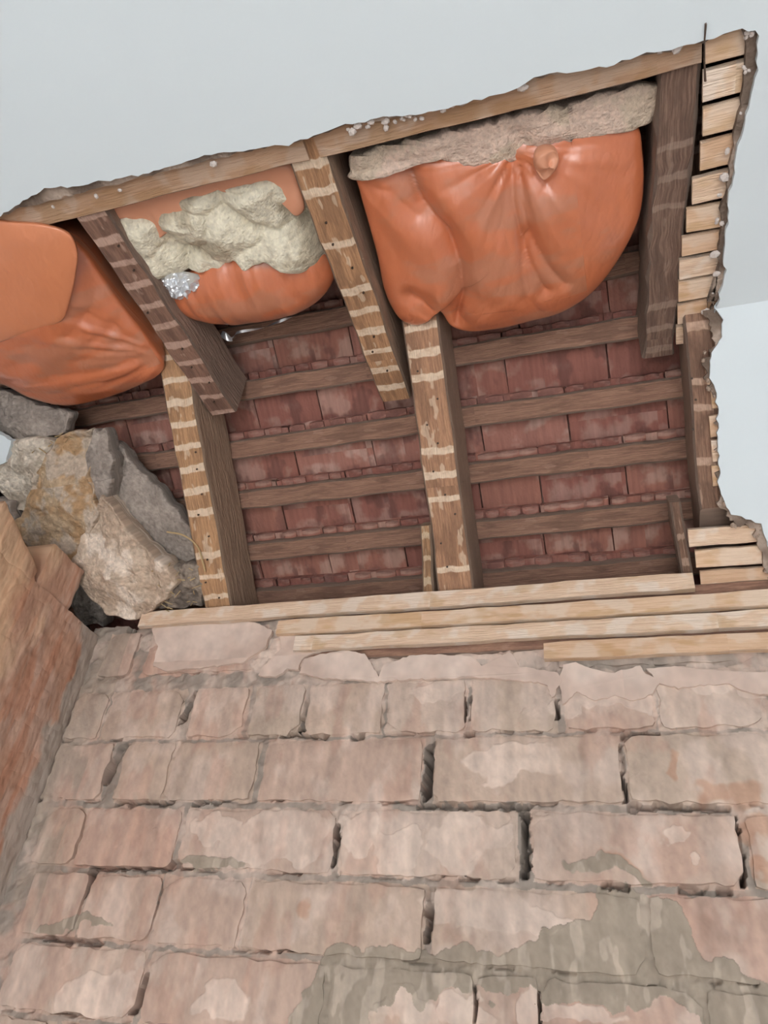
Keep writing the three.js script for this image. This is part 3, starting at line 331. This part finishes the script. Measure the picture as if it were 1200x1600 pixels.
// ---------------------------------------------------------------- ceiling: white plaster, brown base coat, laths
const cf = structure('ceiling', 'white plaster ceiling with a torn hole showing laths');
{
  const skim = [[-1.9, 0.292], ...jag([[-1.06, 0.292], [-1.075, 0.45], [-1.03, 0.63]], 0.006, 3), ...jag(HOLE_TOP, 0.003, 5), ...jag(HOLE_R, 0.003, 7), [0.158, 0.292], [1.9, 0.292], [1.9, 3.4], [-1.9, 3.4]];
  mesh('plaster', sheet(skim, 0.006, (a, b, c) => new THREE.Vector3(a, 2.322 + c, b)), M.white, cf);
  const base = [[-1.9, 0.3], ...jag([[-1.05, 0.3], [-1.066, 0.45], [-1.02, 0.62]], 0.006, 3), ...jag(HOLE_TOP.slice(0, -1).map(p => [p[0], Math.min(p[1] - 0.003, 0.634)]), 0.004, 15), ...jag(BASE_R, 0.004, 17), [0.15, 0.3], [1.9, 0.3], [1.9, 3.4], [-1.9, 3.4]];
  mesh('base_coat', sheet(base, 0.0075, (a, b, c) => new THREE.Vector3(a, 2.3283 + c, b)), M.baseCoat, cf);
  // laths across the joists at the right edge of the hole
  const left = [0.139, 0.140, 0.138, 0.130, 0.124, 0.119, 0.116, 0.115, 0.114, 0.112];
  for (let k = 0; k < LATH_Z.length - 1; k++) { const za = LATH_Z[k], zb = LATH_Z[k + 1], gap = [0.006, 0.006, 0.006, 0.006, 0.006, 0.0045, 0.004, 0.003, 0.005, 0.003][k], z = (za + zb) / 2; mesh('lath', lathGeo(new THREE.Vector3(left[k] + (k === 0 ? 0.0 : 0), 2.3362, z), new THREE.Vector3(0.62, 2.3362, z + 0.001), Zv, Yv, za - zb - gap, 60 + k, 0.0066), M.lath[k % 3], cf); }
  mesh('splinter', beam(new THREE.Vector3(0.1375, 2.3195, 0.590), new THREE.Vector3(0.1365, 2.3175, 0.646), EX, Yv, 0.0022, 0.004, { ch: 0.0005, seed: 7 }), M.rafter[2], cf);
  for (const [xa, xb, z, k] of [[-1.3, -0.302, 0.620, 3], [-0.288, 0.137, 0.619, 3], [0.14, 0.62, 0.617, 1]]) mesh('lath', lathGeo(new THREE.Vector3(xa, 2.3362, z), new THREE.Vector3(xb, 2.3362, z), Zv, Yv, 0.036, 90 + k + Math.round(xb * 10), 0.0066), M.lath[k], cf);
  // crumbs of plaster stuck along the broken edge
  const r = rng(77), cr = []; for (let i = 0; i < 70; i++) { const t = r(), onTop = i < 40, p = onTop ? (i < 30 ? [-0.25 + 0.12 * r(), 0.622 + r() * 0.014] : [-0.75 + 0.9 * r(), 0.628]) : HOLE_R[Math.floor(r() * HOLE_R.length)], q = new THREE.IcosahedronGeometry(0.002 + r() * r() * 0.004, 0); q.scale(1, 0.8, 1.3); q.rotateY(r() * 6); q.translate(p[0] + (r() - 0.5) * 0.006 - (onTop ? 0 : 0.008), 2.331 - r() * 0.004, p[1] + (r() - 0.5) * 0.006); cr.push(q); }
  const c = mesh('plaster_crumbs', mergeGeometries(cr), M.crumbPale, cf); c.userData.kind = 'stuff';
}
const cs = structure('ceiling_slope', 'sloping white plaster ceiling beside the hole');
{
  const sk = (a, b, c) => SP(a, b, -0.02 + c), ks = (0.292 * 1) / CT - 0.0;
  const kink = 0.3705;
  const right = [...jag([[0.158, kink], ...SL_R.slice(1)], 0.003, 21, 0.006), [0.32, 0.01], [1.9, 0.0], [1.9, kink]];
  mesh('plaster', sheet(right, 0.007, sk), M.white, cs);
  const rb = [...jag([[0.147, kink], ...SLB_R.slice(1)], 0.009, 23, 0.004), [0.34, 0.0], [1.9, -0.01], [1.9, kink]];
  mesh('base_coat', sheet(rb, 0.0065, (a, b, c) => SP(a, b, -0.0135 + c)), M.baseCoat, cs);
  mesh('plaster', sheet([[-1.9, 0.0], ...jag([[-1.12, 0.0], [-1.10, 0.14], [-1.06, 0.290], [-1.006, 0.305], [-0.984, 0.34], [-1.03, kink]], 0.002, 25), [-1.9, kink]].reverse(), 0.012, sk), M.white, cs);
  for (const [xa, xb, s, w, k] of [[0.102, 0.62, 0.060, 0.0265, 0], [0.109, 0.62, 0.0285, 0.027, 1], [0.113, 0.62, -0.002, 0.026, 2]]) mesh('lath', lathGeo(SP(xa, s, -0.0072), SP(xb, s, -0.0072), UPS, NS, w, 120 + k * 3, 0.007), M.lath[k], cs);
  for (const [xa, s, k] of [[0.147, 0.286, 0], [0.151, 0.252, 1], [0.146, 0.215, 2], [0.146, 0.18, 0], [0.144, 0.145, 1]]) mesh('lath', lathGeo(SP(xa - 0.004, s, -0.0072), SP(0.6, s, -0.0072), UPS, NS, 0.03, 140 + k * 5, 0.007), M.lath[k], cs);
  const r = rng(99), cr = []; for (let i = 0; i < 12; i++) { const p = SLB_R[1 + Math.floor(r() * (SLB_R.length - 2))], q = new THREE.IcosahedronGeometry(0.002 + r() * r() * 0.005, 0); q.scale(1, 1.2, 0.8); q.rotateY(r() * 6); const v = SP(p[0] + (r() - 0.3) * 0.012, p[1] + (r() - 0.5) * 0.02, -0.012 - r() * 0.006); q.translate(v.x, v.y, v.z); cr.push(q); }
  const c = mesh('plaster_crumbs', mergeGeometries(cr), M.crumb, cs); c.userData.kind = 'stuff';
}

// ---------------------------------------------------------------- tiled roof above
const rf = structure('roof', 'underside of the red clay tile roof seen between the rafters');
mesh('roof_light_block', (() => { const g = beam(SP(0, -0.6, 0.19), SP(0, 1.9, 0.19), EX, NS, 4.3, 0.03, { wob: 0, step: 3 }); return g; })(), M.lightBlock, rf);  // unseen slab added over the tiles to keep sky light out
mesh('loft_light_block', box(RX0, RX1, 3.35, 3.4, 1.0, RZ1 + 0.2), M.lightBlock, rf);  // unseen panel added to close the loft void against daylight
mesh('eaves_light_block', box(RX0, RX1, 1.9, 2.2, -0.3, -0.26), M.lightBlock, rf);  // added board, out of sight, stops light leaking in above the wall
const BS = [-0.18, -0.088, 0.004, 0.0925, 0.1885, 0.2805, 0.380, 0.474, 0.568, 0.662, 0.756];      // upper edges of the battens
const tileGeos = {};
function tileGeo(w, v) {
  const key = w.toFixed(3) + v; if (tileGeos[key]) return tileGeos[key];
  const L = 0.26, t = 0.012, r = rng(Math.round(w * 1000) + v * 91), P = [], UV = [], nx = 8, ny = 10, hw = w / 2 - 0.0012, camber = 0.003;
  const parts = [];
  for (const side of [0, 1]) { const p = [], uv = []; for (let j = 0; j <= ny; j++) for (let i = 0; i <= nx; i++) { const a = i / nx * 2 - 1, b = j / ny; const x = a * hw + (i === 0 || i === nx ? (vn(j * 1.7, v, 5) - 0.5) * 0.002 : 0), s = -b * L + (j === 0 ? (vn(i * 1.3, v, 8) - 0.5) * 0.006 : 0); p.push(x, s, (side ? t : 0) + camber * (a * a) * -1 + (vn(x * 60, s * 40, v + 3) - 0.5) * 0.0018); uv.push(x * 5 + v * 0.3, s * 3.5 + v * 0.2); } const g = fromGrid(p, uv, ny + 1, nx + 1); if (!side) { } parts.push(g); }
  const e = []; const edge = (x0, y0, x1, y1) => { const p = [], uv = [], n = 8; for (let i = 0; i <= n; i++) for (const z of [0, t]) { const x = x0 + (x1 - x0) * i / n, y = y0 + (y1 - y0) * i / n, a = x / hw; p.push(x, y, z - camber * a * a); uv.push((x + y) * 5, z * 5); } parts.push(fromGrid(p, uv, n + 1, 2)); };
  edge(-hw, 0, hw, 0); edge(hw, 0, hw, -L); edge(hw, -L, -hw, -L); edge(-hw, -L, -hw, 0);
  // lumpy nibs along the head, hooked over the batten
  const n = v % 2 ? 4 : 3; for (let k = 0; k < n; k++) { const nw = (0.018 + 0.012 * r()) * (n === 3 ? 1.3 : 1), nx0 = -hw + (k + 0.5) / n * 2 * hw + (r() - 0.5) * 0.012, g = new THREE.BoxGeometry(nw, 0.014, 0.011, 4, 1, 1), gp = g.attributes.position; for (let i = 0; i < gp.count; i++) { const e = Math.abs(gp.getX(i)) / (nw / 2); gp.setZ(i, gp.getZ(i) + (gp.getZ(i) < 0 ? 0.004 * e * e * e : 0)); gp.setY(i, gp.getY(i) * (1 - 0.3 * e * e)); } g.computeVertexNormals(); g.translate(nx0, -0.0045, -0.0035); const u = g.attributes.uv; for (let i = 0; i < u.count; i++) u.setXY(i, u.getX(i) * 0.1 + 0.3, u.getY(i) * 0.1 + 0.3); parts.push(g); }
  return tileGeos[key] = mergeGeometries(parts.map(g => g.index ? g : g));
}
const TJ = { 6: [-0.99, -0.85, -0.71, -0.585, -0.465, -0.35, -0.24, -0.138, 0.02, 0.16, 0.3], 5: [-1.06, -0.92, -0.78, -0.65, -0.525, -0.38, -0.27, -0.19, -0.05, 0.1, 0.24], 4: [-0.99, -0.85, -0.705, -0.566, -0.435, -0.30, -0.205, -0.105, 0.03, 0.17, 0.31], 3: [-1.04, -0.9, -0.76, -0.63, -0.493, -0.35, -0.24, -0.11, 0.0, 0.14, 0.28] };
const tq = new THREE.Quaternion().setFromRotationMatrix(new THREE.Matrix4().makeBasis(EX.clone().negate(), UPS, NS));
BS.forEach((s, k) => {
  const r = rng(900 + k), J = TJ[k] ?? Array.from({ length: 11 }, (_, i) => -1.02 + i * 0.14 + (k % 2) * 0.07);
  for (let i = 0; i < J.length - 1; i++) {
    const w = J[i + 1] - J[i], o = mesh('roof_tile', tileGeo(w, (i * 3 + k * 5) % 4), M.tile[Math.floor(r() * 4)], rf);
    o.quaternion.copy(tq).multiply(new THREE.Quaternion().setFromAxisAngle(EX, -0.142)).multiply(new THREE.Quaternion().setFromAxisAngle(Zv, (r() - 0.5) * 0.018));
    o.position.copy(SP((J[i] + J[i + 1]) / 2, s + 0.013 + (r() - 0.5) * 0.004, 0.1235));
  }
});

// ---------------------------------------------------------------- rafters, joists, battens
const nailGeo = new THREE.CylinderGeometry(0.0017, 0.0014, 0.003, 7), nailMat = mat({ color: 0x4a3a30, roughness: 0.6, metalness: 0.3 });
// rusty lath nails left in the underside, given as places and the way the underside faces
function timber(name, label, category, group, geo, m, nails = []) {
  const g = thing(name, label, category, group); mesh('timber', geo, m, g); settle(g);
  for (const [p, n] of nails) { const o = mesh('nail', nailGeo, nailMat, g); o.position.copy(p).sub(g.position); o.quaternion.setFromUnitVectors(Yv, n); }
  return g;
}
const slopeNails = (x, s0, s1, seed) => { const r = rng(seed), l = []; for (let s = s0; s < s1; s += 0.037) if (r() > 0.25) l.push([SP(x + (r() - 0.5) * 0.03, s + (r() - 0.5) * 0.012, -0.0008), NS.clone().negate()]); return l; };
const flatNails = (xf, z0, z1, seed) => { const r = rng(seed), l = []; for (let z = z0; z < z1; z += 0.037) if (r() > 0.25) l.push([new THREE.Vector3(xf(z) + (r() - 0.5) * 0.028, FLAT - 0.0008, z + (r() - 0.5) * 0.012), new THREE.Vector3(0, -1, 0)]); return l; };
timber('rafter', 'ochre sloping rafter striped with pale lime lines, left of the hole above grey stone', 'rafter', 'sloping rafters', beam(SP(-0.660, -0.12, 0), SP(-0.653, 1.3, 0), EX, NS, 0.054, 0.1, { seed: 11, u0: 0.02 }), M.rafter[0], slopeNails(-0.659, 0.02, 0.34, 61));
timber('rafter', 'sloping rafter with lime stripes in the middle, coming out below the big orange bag', 'rafter', 'sloping rafters', beam(SP(-0.243, -0.12, 0), SP(-0.236, 1.3, 0), EX, NS, 0.056, 0.1, { seed: 12, u0: 0.3 }), M.rafter[1], slopeNails(-0.242, 0.05, 0.4, 62));
{ // this one is cut level at its foot
  const g = beam(SP(0.150, 0.10, 0), SP(0.150, 1.3, 0), EX, NS, 0.060, 0.1, { seed: 13, u0: 0.1 }), p = g.attributes.position, y0 = SP(0, 0.10, 0).y;
  for (let i = 0; i < p.count; i++) { const v = new THREE.Vector3(p.getX(i), p.getY(i) - HEAD, p.getZ(i)), s = v.dot(UPS), o = v.dot(NS); if (s < 0.118 && o > 0.0) { const f = 1 - sst(0.1, 0.118, s), q = SP(p.getX(i), s - o * f * (CT / ST_) * 0.98, o); p.setXYZ(i, q.x, q.y, q.z); } }
  g.computeVertexNormals(); timber('rafter', 'dusty sloping rafter at the right edge of the hole, half under broken plaster', 'rafter', 'sloping rafters', g, M.rafter[2], slopeNails(0.134, 0.14, 0.3, 63));
}
const joist = (xa, xb, z0, z1, w, d, seed, rough) => beam(new THREE.Vector3(xa, FLAT, z0), new THREE.Vector3(xb, FLAT, z1), EX, Yv, w, d, { seed, rough, u0: seed * 0.05 });
timber('ceiling_joist', 'brown ceiling joist with regular pale stripes between the orange bags', 'joist', 'ceiling joists', joist(-0.604, -0.648, 0.222, 1.6, 0.048, 0.085, 21, 0.002), M.joist[0], flatNails(z => -0.604 - 0.032 * (z - 0.222), 0.25, 0.58, 64));
timber('ceiling_joist', 'tan ceiling joist in the middle, nailed to the rafter beside it', 'joist', 'ceiling joists', joist(-0.3085, -0.298, 0.196, 1.6, 0.050, 0.09, 22, 0.001), M.joist[1], flatNails(z => -0.308, 0.22, 0.58, 65));
timber('ceiling_joist', 'dark rough ceiling joist along the right side of the hole beside the sawn laths', 'joist', 'ceiling joists', joist(0.0885, 0.188, 0.205, 1.6, 0.042, 0.1, 23, 0.005), M.joist[2]);
const bl = ['lowest', 'second lowest', 'third', 'fourth', 'fifth', 'sixth', 'seventh', 'eighth', 'topmost'];
BS.forEach((s, k) => { if (k < 2) return; timber('tile_batten', `brown wooden tile batten across the rafters, ${bl[k - 2]} counted up from the wall head`, 'batten', 'tile battens', beam(SP(-1.12, s - 0.017, 0.1018), SP(0.42, s - 0.013, 0.1018), UPS, NS, 0.034, 0.0225, { seed: 30 + k, wob: 0.0014, u0: k * 0.17 }), M.batten); });
timber('timber_strip', 'short thin timber strip standing beside the foot of the middle rafter', 'timber', null, beam(SP(-0.291, -0.03, 0.0), SP(-0.277, 0.114, 0.0), EX, NS, 0.019, 0.03, { seed: 51 }), M.strip);
timber('timber_strip', 'short brown timber upright at the lower right corner of the hole', 'timber', null, beam(SP(0.0975, -0.03, -0.002), SP(0.0895, 0.113, -0.002), EX, NS, 0.016, 0.06, { seed: 52 }), M.rafter[2]);

// ---------------------------------------------------------------- bags of insulation
const RAFTERS = [[-0.69, -0.63], [-0.273, -0.205], [0.118, 0.182]];
// bodies stay below the rafters and, between them, below the battens
const below = (m, spans) => p => { const o = (p.y - HEAD) * CT - p.z * ST_; let lim = 0.092; for (const [a, b] of spans) lim = Math.min(lim, -m + 0.095 * sst(0, 0.03, Math.max(a - p.x, p.x - b))); if (o > lim) { const e = lim - o; p.y += e * CT; p.z -= e * ST_; } return p; };
// wrinkles running out from a gathered point
const fan = (u, v, cu, cv, n, a, l) => { const d = Math.hypot(u - cu, v - cv), t = Math.atan2(v - cv, u - cu); return a * sst(0.004, 0.03, d) * Math.exp(-d / l) * (2 * vn(t * n / 3 + 20, d * 9, 63) - 1); };
const onFlat = y => (u, v, h) => new THREE.Vector3(u, y - h, v);
const folds = (lines, spec) => (u, v, r) => { let d = 0; lines.forEach((l, i) => { const [dep, w] = spec[i % spec.length], e = segDist(u, v, l); d -= dep * (0.55 * Math.exp(-(e * e) / (9 * w * w)) + 0.45 * Math.exp(-e / (0.8 * w))); }); return d; };
{
  const f = folds(BAG_R_CR, [[0.024, 0.007], [0.012, 0.005], [0.007, 0.004], [0.007, 0.004], [0.014, 0.006], [0.003, 0.004], [0.009, 0.008], [0.004, 0.005], [0.008, 0.005]]);
  const g = thing('insulation_bag', 'large creased orange plastic insulation bag bulging between two joists', 'bag', 'orange insulation bags');
  mesh('bag_film', pillow(BAG_R, { at: onFlat(2.37), hf: 0.04, hb: 0.16, N: 240, R: 70, pf: 2.1, pe: 0.62, uv: 3, c: [-0.1, 0.42], clamp: below(0.003, RAFTERS), disp: (u, v, r) => f(u, v, r) + (fbm(u * 13 + v * 5, v * 6, 61, 2) - 0.5) * 0.016 + (fbm(u * 60, v * 20, 62, 2) - 0.5) * 0.002 + fan(u, v, -0.064, 0.545, 26, 0.0050, 0.11) + fan(u, v, -0.192, 0.292, 22, 0.0035, 0.06) + fan(u, v, -0.27, 0.56, 24, 0.003, 0.09) }), M.bag, g);
  mesh('twisted_corner', pillow(NECK, { at: onFlat(2.338), hf: 0.006, hb: 0.03, N: 60, R: 16, pf: 3, pe: 0.6, uv: 3, disp: (u, v) => 0.004 * Math.cos(Math.atan2(v - 0.53, u + 0.028) * 2 + 120 * Math.hypot(u + 0.028, v - 0.53)) }), M.film, g); settle(g);
}
{
  const g = thing('insulation_bag', 'small orange plastic insulation bag torn open under cream wool', 'bag', 'orange insulation bags');
  mesh('bag_film', pillow(BAG_M, { at: onFlat(2.385), hf: 0.03, hb: 0.06, N: 160, R: 40, pf: 2.6, pe: 0.6, uv: 3, clamp: below(0.003, RAFTERS), disp: (u, v) => (fbm(u * 50, v * 9, 64, 3) - 0.5) * 0.012 + (fbm(u * 12, v * 12, 65, 2) - 0.5) * 0.01 }), M.bag, g); settle(g);
}
{
  const f = folds(BAG_L_CR, [[0.006, 0.006], [0.006, 0.005], [0.005, 0.006], [0.006, 0.007], [0.005, 0.005], [0.004, 0.006]]);
  const g = thing('insulation_bag', 'orange plastic insulation bag sagging over the broken pier, with a loose flap', 'bag', 'orange insulation bags');
  mesh('bag_film', pillow(BAG_L, { at: onFlat(2.365), hf: 0.036, hb: 0.16, N: 200, R: 50, pf: 2.6, pe: 0.6, uv: 3, clamp: below(0.003, RAFTERS), disp: (u, v) => f(u, v) + (fbm(u * 9, v * 22, 66, 3) - 0.5) * 0.012 + fan(u, v, -0.645, 0.35, 34, 0.006, 0.16) }), M.bag, g);
  mesh('flap', pillow(FLAP_L, { at: onFlat(2.331), hf: 0.005, hb: 0.02, N: 140, R: 30, pf: 8, pe: 0.6, uv: 3, disp: (u, v) => (fbm(u * 14, v * 14, 67, 3) - 0.5) * 0.006 }), M.flap, g); settle(g);
}
const lumps = (k, s, a) => (u, v) => { const wu = u + (fbm(u * 24, v * 24, s + 7, 2) - 0.5) * 0.04, wv = v + (fbm(u * 24, v * 24, s + 8, 2) - 0.5) * 0.04, [m] = worley(wu * k, wv * k, s); return a * (0.75 - 1.5 * m * m) + (fbm(u * 90, v * 90, s + 2, 3) - 0.5) * 0.005; };
{
  const g = thing('insulation_wool', 'lumpy cream mineral wool spilling out above the small orange bag', 'insulation', 'loose mineral wool');
  mesh('wool', pillow(WOOL_M, { at: onFlat(2.396), hf: 0.02, hb: 0.03, N: 220, R: 70, pf: 6, pe: 0.5, uv: 3, edge: 0.3, clamp: below(0.003, RAFTERS), disp: lumps(14, 71, 0.038) }), M.wool, g); settle(g);
  const h = thing('insulation_wool', 'dusty pinkish grey edge of mineral wool above the large orange bag', 'insulation', 'loose mineral wool');
  mesh('wool', pillow(jag([...WOOL_R, WOOL_R[0]], 0.006, 83, 0.007).slice(0, -1), { at: onFlat(2.364), hf: 0.006, hb: 0.02, N: 420, R: 26, pf: 10, pe: 0.5, uv: 3, edge: 0.5, clamp: below(0.003, RAFTERS), disp: (u, v) => (u > 0.0 ? 0.3 : 1) * lumps(20, 81, 0.010)(u, v) }), M.woolDusty, h); settle(h);
}
{
  const g = thing('plastic_film', 'torn pale orange plastic film hanging over the cream wool', 'plastic');
  for (const f of [FILM_A, FILM_B]) mesh('film', pillow(f, { at: onFlat(2.364), hf: 0.005, hb: 0.004, N: 120, R: 16, pf: 8, pe: 0.6, uv: 3, disp: (u, v) => (fbm(u * 30, v * 20, 91, 3) - 0.5) * 0.012 }), M.film, g); settle(g);
  const h = thing('foil_scrap', 'crumpled silver foil scrap stuck below the cream wool', 'foil');
  mesh('foil', pillow(FOIL, { at: onFlat(2.372), hf: 0.014, hb: 0.006, N: 60, R: 14, pf: 3, pe: 0.6, uv: 3, disp: (u, v) => (worley(u * 110, v * 110, 95)[0] - 0.4) * 0.016 }).toNonIndexed(), M.foil, h); h.children[0].geometry.computeVertexNormals(); settle(h);
  const k = thing('foil_strip', 'thin twisted silver strip hanging below the small orange bag', 'foil');
  const c = new THREE.CatmullRomCurve3(FOIL2.map((p, i) => SP(p[0], p[1], 0.045 + 0.004 * (i % 2)))); const P = [], UV = []; for (let i = 0; i <= 60; i++) { const t = i / 60, p = c.getPoint(t), w = t < 0.2 ? 0.007 : 0.0022; for (const e of [-1, 1]) { P.push(p.x, p.y + e * w * Math.cos(t * 9), p.z + e * w * Math.sin(t * 9)); UV.push(t, e); } } mesh('strip', fromGrid(P, UV, 61, 2), M.foil, k); settle(k);
}

// ---------------------------------------------------------------- rubble at the top of the pier
function stone(key, label, m, o = {}) {
  const [raw, off] = ST[key], pts = jag([...raw, raw[0]], 0.006, key.charCodeAt(1), 0.012).slice(0, -1), g = thing(o.name ?? 'stone', label, o.category ?? 'stone', o.name ? null : 'rubble stones'), sd = key.charCodeAt(1) * 7;
  const r = rng(sd), planes = Array.from({ length: 5 }, () => { const a = r() * 6.28; return [Math.cos(a), Math.sin(a), 0.03 + 0.05 * r(), 0.25 + 0.5 * r()]; }); let cx = 0, cy = 0; pts.forEach(p => { cx += p[0] / pts.length; cy += p[1] / pts.length; });
  const geo = pillow(pts, { at: (u, v, h) => SP(u, v, off - h), hf: o.hf ?? 0.018, hb: o.hb ?? 0.03, N: 140, R: 34, pf: 18, pe: 0.28, uv: 4, edge: 0.3, flip: true, disp: (u, v) => { let h = 0; for (const [a, b, d, k] of planes) { const q = (u - cx) * a + (v - cy) * b; h = Math.min(h, (d - q) * k - 0.012); } return h * (o.facet ?? 0.5) + (fbm(u * 30, v * 30, sd, 5) - 0.5) * (o.rough ?? 0.03); } });
  mesh('stone', geo, m, g); return settle(g);
}
stone('S2', 'smooth grey slab slanting down beside the ochre rafter', M.stoneGrey, { rough: 0.006, hf: 0.006, facet: 0.2 });
stone('S3', 'small smooth grey stone wedged upright on top of the rubble', M.stoneGrey, { rough: 0.006, hf: 0.01 });
stone('S1', 'large pale lime-smeared stone at the inner corner of the wall head', M.stonePale, { hf: 0.03 });
stone('S4', 'ochre stained stone block in the rubble above the pier', M.stoneOchre, { hf: 0.02 });
stone('S5', 'whitish stone beside the ochre block at the picture edge', M.stoneWhite, { hf: 0.012 });
stone('S6', 'small grey stone below the whitish one at the picture edge', M.stoneGrey, { hf: 0.016 });
stone('S7', 'dusty grey stone under the sagging orange bag', M.stoneGrey, { hf: 0.012 });
stone('S9', 'grey stone set deep behind the pink pier brick', M.stoneGrey, { hf: 0.01 });
stone('S8', 'heap of crumbled dirt at the foot of the left rafter', M.dirt, { name: 'dirt_heap', category: 'dirt', hf: 0.016, rough: 0.03 });
{
  const g = thing('straw_stalk', 'curved pale straw lying along the grey slab', 'straw');
  mesh('stalk', new THREE.TubeGeometry(new THREE.CatmullRomCurve3(STRAW.map((p, i) => SP(p[0], p[1], -0.004 - 0.002 * (i % 2)))), 30, 0.0016, 5), M.straw, g); settle(g);
  const r = rng(55), t = []; for (let i = 0; i < 26; i++) { const a = SP(-0.765 + r() * 0.075, 0.012 + r() * 0.075, -0.012 - r() * 0.004), b = a.clone().add(new THREE.Vector3((r() - 0.5) * 0.03, (r() - 0.4) * 0.03, (r() - 0.5) * 0.02)); t.push(new THREE.TubeGeometry(new THREE.LineCurve3(a, b), 1, 0.0007 + r() * 0.0006, 4)); }
  const litter = (l, label) => { const o = thing('straw_litter', label, 'straw'); o.userData.kind = 'stuff'; mesh('straw_bits', mergeGeometries(l), M.straw, o); settle(o); };
  litter(t, 'scattered bits of straw on the dirt at the rafter foot'); t.length = 0;
  for (let i = 0; i < 16; i++) { const a = SP(-0.96 + r() * 0.09, 0.31 + r() * 0.03, -0.012), b = a.clone().add(new THREE.Vector3((r() - 0.5) * 0.04, (r() - 0.5) * 0.03, (r() - 0.5) * 0.02)); t.push(new THREE.TubeGeometry(new THREE.LineCurve3(a, b), 1, 0.0006 + r() * 0.0006, 4)); }
  litter(t, 'wisps of straw and twig on the ochre stone');
}

renderer.render(scene, camera);
